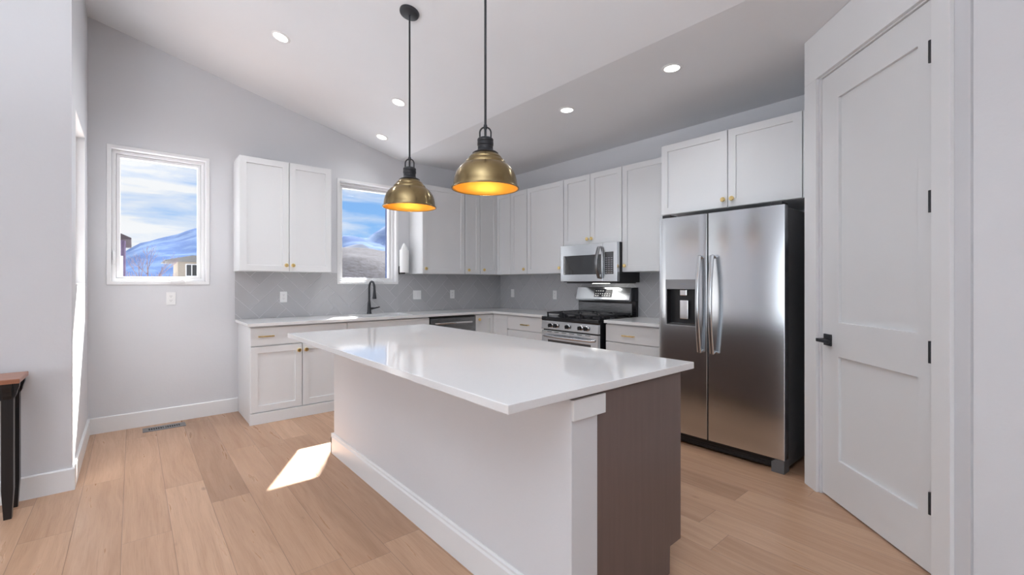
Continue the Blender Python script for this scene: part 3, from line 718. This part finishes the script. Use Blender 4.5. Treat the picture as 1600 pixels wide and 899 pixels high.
# refrigerator
FX, FY1, FW, FH = 3.293, 2.003, 0.925, 1.800
fr_ = thing('refrigerator', 'stainless side-by-side refrigerator with a door dispenser beside the pantry door', 'refrigerator', (FX, FY1, 0), -PI/2)
obj('body', bx(0.004, FW-0.004, 0.072, XR-FX-0.03, 0.03, FH-0.012, 0.004), 'fridge_side', fr_)
SPX = 0.403
def slab_door(x0, x1, z0, z1, hole=None):
    y0, y1 = 0.0, 0.065
    if hole:
        us = [x0, hole[0], hole[1], x1]; vs = [z0, hole[2], hole[3], z1]
        bm = grid_solid(us, vs, {(1, 1)}, y0, y1, 'y')
    else: bm = grid_solid([x0, x1], [z0, z1], set(), y0, y1, 'y')
    bmesh.ops.recalc_face_normals(bm, faces=bm.faces[:])
    es = [e for e in bm.edges if len(e.link_faces) == 2 and e.calc_face_angle() > 0.5 and all(abs(q.co.y-y0) < 1e-6 for q in e.verts)
          and all(abs(q.co.x-x0) < 1e-6 or abs(q.co.x-x1) < 1e-6 for q in e.verts) and abs(e.verts[0].co.x-e.verts[1].co.x) < 1e-6]
    edges_bevel(bm, es, 0.005, 3)
    return bm
HO = (0.062, 0.326, 0.940, 1.300)
dl = obj('freezer_door', slab_door(0.0, SPX-0.004, 0.095, FH, HO), 'stainless', fr_, True)
dR = obj('fridge_door', slab_door(SPX+0.004, FW, 0.095, FH), 'stainless', fr_, True)
dpn = obj('dispenser', ring([HO[0]-0.004, HO[0]+0.006, HO[1]-0.006, HO[1]+0.004], [HO[2]-0.004, HO[2]+0.006, HO[3]-0.006, HO[3]+0.004], -0.002, 0.003, 'y', 0.001), 'grey_panel', dl)
bm = ring([HO[0]+0.0005, HO[0]+0.004, HO[1]-0.004, HO[1]-0.0005], [HO[2]+0.0005, HO[2]+0.012, HO[3]-0.076, HO[3]-0.072], 0.004, 0.064, 'y')
box(bm, HO[0]+0.001, HO[1]-0.001, 0.058, 0.064, HO[2]+0.002, HO[3]-0.074)
obj('recess', bm, 'black_plastic', dpn)
obj('control_face', bx(HO[0]+0.006, HO[1]-0.006, 0.0, 0.05, HO[3]-0.072, HO[3]-0.006, 0.001), 'grey_panel', dpn)
obj('badge', bx(HO[0]+0.10, HO[0]+0.165, -0.0012, 0.0002, HO[3]-0.036, HO[3]-0.030), 'mark_grey', dpn)
bm = bx(HO[0]+0.10, HO[0]+0.17, 0.030, 0.040, HO[2]+0.05, HO[2]+0.20, 0.004); box(bm, HO[0]+0.105, HO[0]+0.165, 0.02, 0.056, HO[2]+0.235, HO[2]+0.285, 0.006)
obj('paddle', bm, 'chrome', dpn)
obj('drip_tray', bx(HO[0]+0.03, HO[1]-0.03, 0.010, 0.056, HO[2]+0.012, HO[2]+0.017, 0.001), 'stainless_dark', dpn)
for par, hx_ in ((dl, SPX-0.047), (dR, SPX+0.050)):
    n_ = 16; z0, z1 = 0.755, 1.478
    pts = [(hx_, 0.002, z0+0.012), (hx_, -0.030, z0)] + [(hx_, -0.036 - 0.034*math.sin(PI*k/n_), z0 + (z1-z0)*k/n_) for k in range(n_+1)] + [(hx_, -0.030, z1), (hx_, 0.002, z1-0.012)]
    obj('handle', tube(B(), pts, 0.0125, 14, flat=(1.35, 0.8, (1, 0, 0))), 'stainless', par, True)
bm = box(B(), 0.02, FW-0.02, 0.045, 0.060, 0.018, 0.088)
for k in range(3): box(bm, 0.03, FW-0.09, 0.040, 0.046, 0.030+k*0.018, 0.038+k*0.018)
obj('base_grille', bm, 'black_plastic', fr_)
for fx_ in (0.005, FW-0.085): obj('foot', prism(B(), [(fx_, 0.0), (fx_+0.08, 0.0), (fx_+0.08, 0.090), (fx_+0.03, 0.090), (fx_, 0.07)], 0.004, 0.10, 'y', 0.002), 'fridge_side', fr_)
for fx_ in (0.02, FW-0.09): obj('hinge_cover', bx(fx_, fx_+0.07, 0.012, 0.12, FH-0.0005, FH+0.026, 0.004), 'black_plastic', fr_)

# ------------------------------------------------------------------ island
IX0, IX1, IY0, IY1 = 0.8512, 1.9662, 1.0179, 3.4925
isl = thing('kitchen_island', 'white-faced kitchen island with a bare brown end panel facing the camera', 'island', (1.155, 1.04, 0))
PWX, BX0, BX1, IL = 0.0, 0.143, 0.734, 2.382
obj('wall_panel', bx(0.0, BX0-0.001, 0.0, IL, 0, 0.872, 0.003), 'wall', isl)
obj('top_rail', bx(0.0, BX0+0.033, -0.011, -0.0005, 0.800, 0.872, 0.001), 'trim', isl)
bm = prism(B(), [(0.0, 0.0), (-0.017, 0.0), (-0.017, 0.122), (-0.011, 0.131), (-0.011, 0.141), (-0.004, 0.147), (0.0, 0.147)], -0.0005, IL+0.017, 'y')
box(bm, -0.017, BX0-0.002, IL+0.0005, IL+0.017, 0, 0.147)
obj('baseboard', bm, 'trim', isl)
bd = obj('cabinet_body', prism(B(), [(BX0, 0.0), (BX1-0.093, 0.0), (BX1-0.093, 0.122), (BX1, 0.122), (BX1, 0.872), (BX0, 0.872)], 0.001, IL, 'y', 0.0015), 'brown_panel', isl)
nd = 5; ws = (IL-0.02)/nd
for k in range(nd):
    b_ = shaker(ws-0.004, 0.735, DT-0.001)
    bmesh.ops.transform(b_, verts=b_.verts[:], matrix=Matrix.Translation((BX1+0.0005, 0.012+k*ws, 0.130)) @ Matrix.Rotation(PI/2, 4, 'Z'))
    obj('door', b_, 'brown_panel', isl)
tag(obj('island_countertop', grid_solid([IX0, IX1], [IY0, IY1], set(), 0.884, 0.914, 'z', 0.0025), 'quartz'),
    'large glossy white quartz slab topping the island', 'countertop')
obj('substrate', bx(0.0, BX1-0.002, 0.002, IL-0.002, 0.872, 0.8838), 'brown_panel', isl)

# ------------------------------------------------------------------ pendant lamps
def pendant(label, x, y, zr):
    zc = zslope(x)
    t = thing('pendant_lamp', label, 'lamp', (x, y, zr), 0, 'brass dome pendants over the island')
    prof = [(0.175, 0.0), (0.171, 0.005), (0.1685, 0.012), (0.167, 0.028), (0.164, 0.048), (0.159, 0.068), (0.1515, 0.086), (0.141, 0.102), (0.128, 0.116), (0.1155, 0.1265), (0.1075, 0.1275), (0.1065, 0.137), (0.101, 0.146), (0.0935, 0.153), (0.0875, 0.154), (0.0865, 0.162), (0.079, 0.171), (0.070, 0.179), (0.062, 0.184)]
    inner = [(r-0.0035, z-0.002) for r, z in prof[::-1]]; inner[-1] = (0.1722, 0.0)
    n_ = len(prof)
    bm = lathe(B(), prof + inner, 0, 0, 72, True)
    bm.faces.ensure_lookup_table()
    for f in bm.faces:
        c = f.calc_center_median(); rr = math.hypot(c.x, c.y)
        f.material_index = 0
    nf = 72
    for i, f in enumerate(bm.faces):
        if n_-1 <= i//nf < 2*n_-1: f.material_index = 1
    obj('shade', bm, ['aged_brass', 'gilt_inside'], t, True)
    obj('rim', lathe(B(), [(0.1722, -0.001), (0.1762, -0.001), (0.1772, 0.003), (0.1758, 0.007), (0.1722, 0.0055)], 0, 0, 72, True), 'aged_brass', t, True)
    obj('flange', lathe(B(), [(0.0, 0.1935), (0.066, 0.1935), (0.068, 0.197), (0.060, 0.203), (0.044, 0.206), (0, 0.206)], 0, 0, 40), 'black_iron', t, True).location.z = -0.011
    obj('socket_collar', lathe(B(), [(0, 0.204), (0.043, 0.204), (0.043, 0.213), (0.040, 0.217), (0.040, 0.236), (0.0425, 0.239), (0.0425, 0.253), (0.040, 0.257), (0.042, 0.260), (0.042, 0.270), (0.036, 0.277), (0.012, 0.281), (0, 0.281)], 0, 0, 32), 'black_iron', t, True).location.z = -0.011
    lp = [(-0.029, 0, 0.278), (-0.029, 0, 0.300)] + arc(0, 0.306, 0.029, PI, 0, 12)[0:] + [(0.029, 0, 0.300), (0.029, 0, 0.278)]
    o = obj('loop', tube(B(), lp, 0.0042, 10), 'black_iron', t, True); o.rotation_euler = (0, 0, math.radians(-40)); o.location.z = -0.011
    o = obj('stem', cyl(B(), (0, 0, 0.268), (0, 0, zc-zr-0.012), 0.0062, seg=14), 'black_iron', t, True)
    obj('stem_joint', lathe(B(), [(0, 0.325), (0.009, 0.325), (0.0095, 0.345), (0.0065, 0.350), (0, 0.350)], 0, 0, 16), 'black_iron', t, True).location.z = -0.011
    bm = lathe(B(), [(0, -0.024), (0.05, -0.024), (0.062, -0.018), (0.065, -0.010), (0.065, 0.0), (0, 0.0)], 0, 0, 40)
    bmesh.ops.transform(bm, verts=bm.verts[:], matrix=Matrix.Translation((0, 0, zc-zr-0.0005)) @ Matrix.Rotation(math.atan(0.25), 4, 'Y'))
    obj('canopy', bm, 'black_iron', t, True)
    bm = lathe(B(), [(0, 0.193), (0.014, 0.193), (0.015, 0.168), (0.019, 0.158), (0.029, 0.135), (0.031, 0.118), (0.026, 0.100), (0.014, 0.090), (0, 0.088)], 0, 0, 24)
    obj('bulb', bm, 'bulb_glow', t, True).location.z = -0.011
    light('pendant_light', 'POINT', (x, y, zr+0.075), PEND_W, (1.0, 0.90, 0.74), shadow_soft_size=0.03)
    return t
pendant('brass dome pendant nearer the sink, its black canopy in view', 1.409, 2.709, 1.780)
pendant('brass dome pendant nearer the camera, its stem running out of the top of view', 1.409, 1.870, 1.770)

# recessed ceiling lights
def downlight(label, x, y, k=1.0):
    z = ZC if x > XC else zslope(x)
    t = thing('recessed_light', label, 'light', (x, y, z-0.0006), 0, 'recessed ceiling lights')
    if x <= XC: t.rotation_euler = (0, math.atan(0.25), 0)
    obj('trim_ring', lathe(B(), [(0.052, -0.006), (0.064, -0.006), (0.071, -0.002), (0.071, 0.0), (0.052, 0.0)], 0, 0, 40, True), 'plastic_white', t, True)
    obj('lens', lathe(B(), [(0, -0.0035), (0.0515, -0.0035), (0.0515, 0.0), (0, 0.0)], 0, 0, 40), 'lamp_lens', t)
    nrm = Vector((0, 0, -1)) if x > XC else Vector((-0.2425, 0, -0.970))
    p = Vector((x, y, z)) + nrm*0.02
    light('recessed_lamp', 'SPOT', p, SPOT_W*k, (0.95, 0.975, 1.0), nrm, spot_size=math.radians(140), spot_blend=1.0, shadow_soft_size=0.05)
downlight('round recessed light on the flat ceiling nearer the camera', 2.921, 1.677, 0.7)
downlight('round recessed light on the flat ceiling nearer the range', 2.923, 2.684, 0.85)
downlight('round recessed light at the upper left of the sloped ceiling', 0.890, 3.857, 1.7)
downlight('round recessed light in the middle of the sloped ceiling, left of the far stem', 1.892, 3.859)
downlight('small round recessed light over the sink, near the window wall', 2.123, 4.738, 0.35)

# ------------------------------------------------------------------ paper towel
ph = thing('paper_towel_holder', 'black wall bracket holding the paper towel beside the sink window', 'holder', (2.572, YB, 1.385))
bm = bx(-0.045, -0.030, -0.012, -0.0005, 0.0, 0.10, 0.002); box(bm, -0.045, 0.010, -0.075, -0.004, 0.004, 0.018, 0.002)
obj('bracket', bm, 'black_iron', ph)
obj('spindle', cyl(B(), (0.0, -0.068, 0.012), (0.0, -0.068, 0.31), 0.008, seg=14), 'black_iron', ph, True)
pr_ = thing('paper_towel', 'white paper towel roll with a ruffled top sheet beside the sink window', 'paper towel', (2.572, YB-0.068, 1.404))
obj('roll', lathe(B(), [(0.019, 0), (0.055, 0), (0.0555, 0.003), (0.0555, 0.277), (0.055, 0.28), (0.019, 0.28)], 0, 0, 40, True), 'paper', pr_, True)
bm = B(); N1, N2 = 26, 8
rows = []
for k in range(N1):
    an = 2*PI*k/N1; rw = []
    for q in range(N2+1):
        f = q/N2
        r = 0.057*(1-f) + 0.006*f + 0.010*math.sin(an*5+f*4)*(f*(1-f))*2.5
        z = 0.24 + 0.04*f + 0.085*f**1.4 + 0.022*math.sin(an*3+1.3)*f*(1-f)*4 + 0.012*math.sin(an*7)*(1-f)
        rw.append(bm.verts.new((r*math.cos(an)*(1.0+0.2*f), r*math.sin(an), z)))
    rows.append(rw)
for k in range(N1):
    for q in range(N2): bm.faces.new((rows[k][q], rows[(k+1) % N1][q], rows[(k+1) % N1][q+1], rows[k][q+1]))
obj('loose_sheet', bm, 'paper', pr_)

# ------------------------------------------------------------------ floor register
fv = thing('floor_vent', 'brushed metal floor register against the wall below the left window', 'vent', (0.217, 4.985, 0))
obj('frame', ring([-0.150, -0.115, 0.115, 0.150], [-0.066, -0.030, 0.030, 0.066], 0.0, 0.005, 'z', 0.002), 'stainless_dark', fv)
bm = B()
for k in range(15):
    q = -0.112 + k*0.016; hw = 0.007 if k == 7 else 0.0028
    box(bm, q-hw, q+hw, -0.0305, 0.0305, 0.001, 0.0045)
obj('louvres', bm, 'stainless_dark', fv)
obj('duct', bx(-0.115, 0.115, -0.030, 0.030, 0.0002, 0.0008), 'slot_dark', fv)

# ------------------------------------------------------------------ console table
ct = thing('console_table', 'narrow table with a red-brown top and black legs against the left wall', 'table', (-0.463, 3.555, 0))
TL, TD = 1.15, 0.275
obj('tabletop', bx(-TL, 0.0, 0.0, TD, 0.735, 0.760, 0.003), 'table_top_wood', ct)
obj('apron', ring([-TL+0.035, -TL+0.052, -0.052, -0.035], [0.035, 0.050, TD-0.050, TD-0.035], 0.645, 0.7345, 'z'), 'black_wood', ct)
for lx in (-0.072, -TL+0.027):
    for ly in (0.030, TD-0.075):
        bm = B(); cx_, cy_ = lx+0.0225, ly+0.0225
        s0, s1 = 0.015, 0.0225
        lo = [bm.verts.new((cx_+a*s0, cy_+c*s0, 0)) for a, c in ((-1, -1), (1, -1), (1, 1), (-1, 1))]
        md = [bm.verts.new((cx_+a*s1, cy_+c*s1, 0.16)) for a, c in ((-1, -1), (1, -1), (1, 1), (-1, 1))]
        hi = [bm.verts.new((cx_+a*s1, cy_+c*s1, 0.7345)) for a, c in ((-1, -1), (1, -1), (1, 1), (-1, 1))]
        bm.faces.new(lo[::-1]); bm.faces.new(hi)
        for A_, D_ in ((lo, md), (md, hi)):
            for i in range(4): bm.faces.new((A_[i], A_[(i+1) % 4], D_[(i+1) % 4], D_[i]))
        obj('leg', bm, 'black_wood', ct)
for ly in (0.036, TD-0.070):
    pf = [(-0.026, 0.7345), (-0.006, 0.7345), (-0.008, 0.715)] + [(-0.026 + 0.014*math.cos(t) , 0.655 + 0.055*(1-math.sin(t))) for t in [PI/2*k/6 for k in range(1, 7)]] [::-1] + [(-0.026, 0.640)]
    obj('corbel', prism(B(), [(-0.0265, 0.7345), (-0.005, 0.7345), (-0.007, 0.712), (-0.014, 0.690), (-0.018, 0.668), (-0.0265, 0.650)], ly, ly+0.034, 'y'), 'black_wood', ct)
for lx in (-0.066, -TL+0.033):
    obj('corbel', prism(B(), [(0.0295, 0.7345), (0.006, 0.7345), (0.008, 0.712), (0.016, 0.690), (0.020, 0.668), (0.0295, 0.650)], lx, lx+0.034, 'x'), 'black_wood', ct)

# ------------------------------------------------------------------ outdoors
def ridge(name, mt, y0, depth, prof, seed, amp, nx=150, ny=26, zb=-6.0, label=None):
    """a range of hills: crest heights prof = (x, z) list along y0, slopes rising towards it"""
    bm = B(); xs0, xs1 = prof[0][0], prof[-1][0]
    def crest(x):
        for (a, za), (c, zc) in zip(prof[:-1], prof[1:]):
            if a <= x <= c:
                t = (x-a)/(c-a); t = t*t*(3-2*t)*0.4 + t*0.6; return za + (zc-za)*t
        return prof[-1][1]
    V = []
    for i in range(nx+1):
        x = xs0 + (xs1-xs0)*i/nx; row_ = []
        for j in range(ny+1):
            f = j/ny; g = f if f <= 0.72 else 0.72
            hgt = crest(x); k = (f/0.72) if f <= 0.72 else 1 - (f-0.72)/0.28*0.6
            nn = noise.fractal(Vector((x/depth*3.0+seed, f*2.4+seed, seed)), 0.9, 2.1, 6)
            z = zb + (hgt-zb)*(k**0.85) + nn*amp*(1.0 if f < 0.66 else 0.35)*min(1, f*4)
            row_.append(bm.verts.new((x, y0 - depth*0.72 + depth*f, z)))
        V.append(row_)
    for i in range(nx):
        for j in range(ny): bm.faces.new((V[i][j], V[i+1][j], V[i+1][j+1], V[i][j+1]))
    o = struct(name, bm, mt, smooth=True); return o
K = 800/5.233
ridge('mountain_range', 'mountain_far_haze', 800, 420, [(-620, 20), (-190, 24), (-18, 38), (8, 58), (40, 70), (75, 86), (95, 82), (150, 70), (250, 66), (278, 88), (300, 90), (330, 84), (352, 100), (380, 120), (480, 140), (900, 90)], 3.1, 10)
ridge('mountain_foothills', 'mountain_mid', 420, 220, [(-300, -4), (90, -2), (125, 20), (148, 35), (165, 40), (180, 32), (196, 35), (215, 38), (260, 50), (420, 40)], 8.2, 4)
ridge('brush_hillside', 'brush_hill', 60, 46, [(-60, -1.2), (8, -1.0), (14, 1.5), (19, 6.0), (24, 6.1), (28, 5.7), (34, 6.0), (60, 8)], 5.5, 0.5, 160, 40, -1.5)
struct('ground', bx(-400, 400, YB+0.6, 700, -2.0, -1.0), 'snow')

def bare_tree(name, label, x, y, h_, seed, z0=-1.0, spread=0.55):
    rnd = random.Random(seed); bm = B()
    def grow(p, d, L, r, lev):
        q = p + d*L; m_ = (p+q)/2 + Vector((rnd.uniform(-1, 1), rnd.uniform(-1, 1), 0))*L*0.05
        tube(bm, [p, m_, q], [r, r*0.85, r*0.68], 5 if lev else 8)
        if lev >= 4: return
        for c_ in range(3 if lev < 3 else 4):
            a = rnd.uniform(0, 2*PI); t = rnd.uniform(0.35, 0.8)*spread*1.6 if c_ else 0.08
            nd_ = (d + Vector((math.cos(a)*t, math.sin(a)*t, rnd.uniform(-0.05, 0.35)))).normalized()
            grow(p + (q-p)*(rnd.uniform(0.45, 1.0) if c_ else 1.0), nd_, L*rnd.uniform(0.60, 0.80), r*0.50, lev+1)
    grow(Vector((0, 0, 0)), Vector((0, 0, 1)), h_*0.36, h_*0.020, 0)
    return tag(obj(name, bm, 'twig', loc=(x, y, z0)), label, 'tree')
bare_tree('bare_tree', 'bare leafless tree seen through the left window before the mountain', 0.98, 45.0, 6.0, 4, spread=0.62)
def shrub(label, x, y, h_, seed, grp):
    rnd = random.Random(seed); bm = B()
    for _ in range(60):
        a = rnd.uniform(0, 2*PI); t = rnd.uniform(0.05, 0.26)
        d = Vector((math.cos(a)*t, math.sin(a)*t, 1)).normalized(); L = h_*rnd.uniform(0.6, 1.0)
        p0 = Vector((rnd.uniform(-0.1, 0.1), rnd.uniform(-0.1, 0.1), 0)); p1 = p0 + d*L*0.6; p2 = p0 + d*L + Vector((0, 0, L*0.03))
        tube(bm, [p0, p1, p2], [0.02, 0.016, 0.010], 5)
        for _k in range(3):
            b0 = p0 + (p1-p0)*rnd.uniform(0.5, 1.0); a2 = rnd.uniform(0, 2*PI)
            tube(bm, [b0, b0 + Vector((math.cos(a2)*0.35, math.sin(a2)*0.35, 0.8))*L*0.30], [0.012, 0.007], 4)
    return tag(obj('bare_shrub', bm, 'twig', loc=(x, y, -1.0)), label, 'shrub', grp)
for k, (sx, sy, sh) in enumerate(((0.05, 40.0, 3.0), (0.50, 42.5, 3.05), (1.25, 38.0, 2.95), (2.00, 44.0, 3.1))):
    shrub(('low bare shrub right beside the dark house in the left window', 'bare shrub second from the dark house in the left window', 'bare shrub just right of the leafless tree', 'bare shrub next to the tan house in the left window')[k], sx, sy, sh, 30+k, 'bare shrubs outside the left window')
# the houses beyond the left window
h1 = thing('neighbor_house', 'dark-sided house with a white lower wall at the left window edge', 'house', (-0.33, 30.0, -1.0))
obj('lower_wall', bx(-7.0, 0.0, 0.0, 6.0, 0.0, 3.64), 'stucco_white', h1)
obj('upper_wall', bx(-7.0, 0.0, -0.02, 6.0, 3.64, 4.44), 'siding_dark', h1)
obj('roof', prism(B(), [(-7.5, 4.44), (0.28, 4.44), (0.30, 4.52), (-0.25, 4.80), (-3.5, 6.4), (-7.5, 4.6)], -0.6, 6.6, 'y'), 'roof_brown', h1)
obj('downspout', cyl(B(), (0.03, -0.06, 0.0), (0.03, -0.06, 4.4), 0.05, seg=10), 'siding_dark', h1)
h2 = thing('neighbor_house', 'tan house with a low roof and white window at the right of the left window', 'house', (3.74, 60.0, -1.0))
obj('wall', grid_solid([0.0, 0.66, 1.80, 12.0], [0.0, 2.95, 4.32, 4.56], {(1, 1)}, 0.0, 0.3, 'y'), 'stucco_tan', h2)
obj('side_wall', bx(0.0, 0.3, 0.3, 7.0, 0.0, 4.56), 'stucco_tan', h2)
wn = obj('window', ring([0.66, 0.76, 1.70, 1.80], [2.95, 3.04, 4.23, 4.32], -0.04, 0.2, 'y'), 'vinyl', h2)
obj('mullion', bx(1.19, 1.27, -0.03, 0.1, 3.04, 4.23), 'vinyl', wn)
obj('pane', bx(0.76, 1.70, 0.08, 0.12, 3.04, 4.23), 'window_dark', wn)
obj('roof', prism(B(), [(-1.15, 4.54), (13.0, 4.54), (13.0, 4.75), (11.0, 5.3), (1.2, 5.22), (-1.15, 4.66)], -1.0, 7.6, 'y'), 'roof_tan', h2)
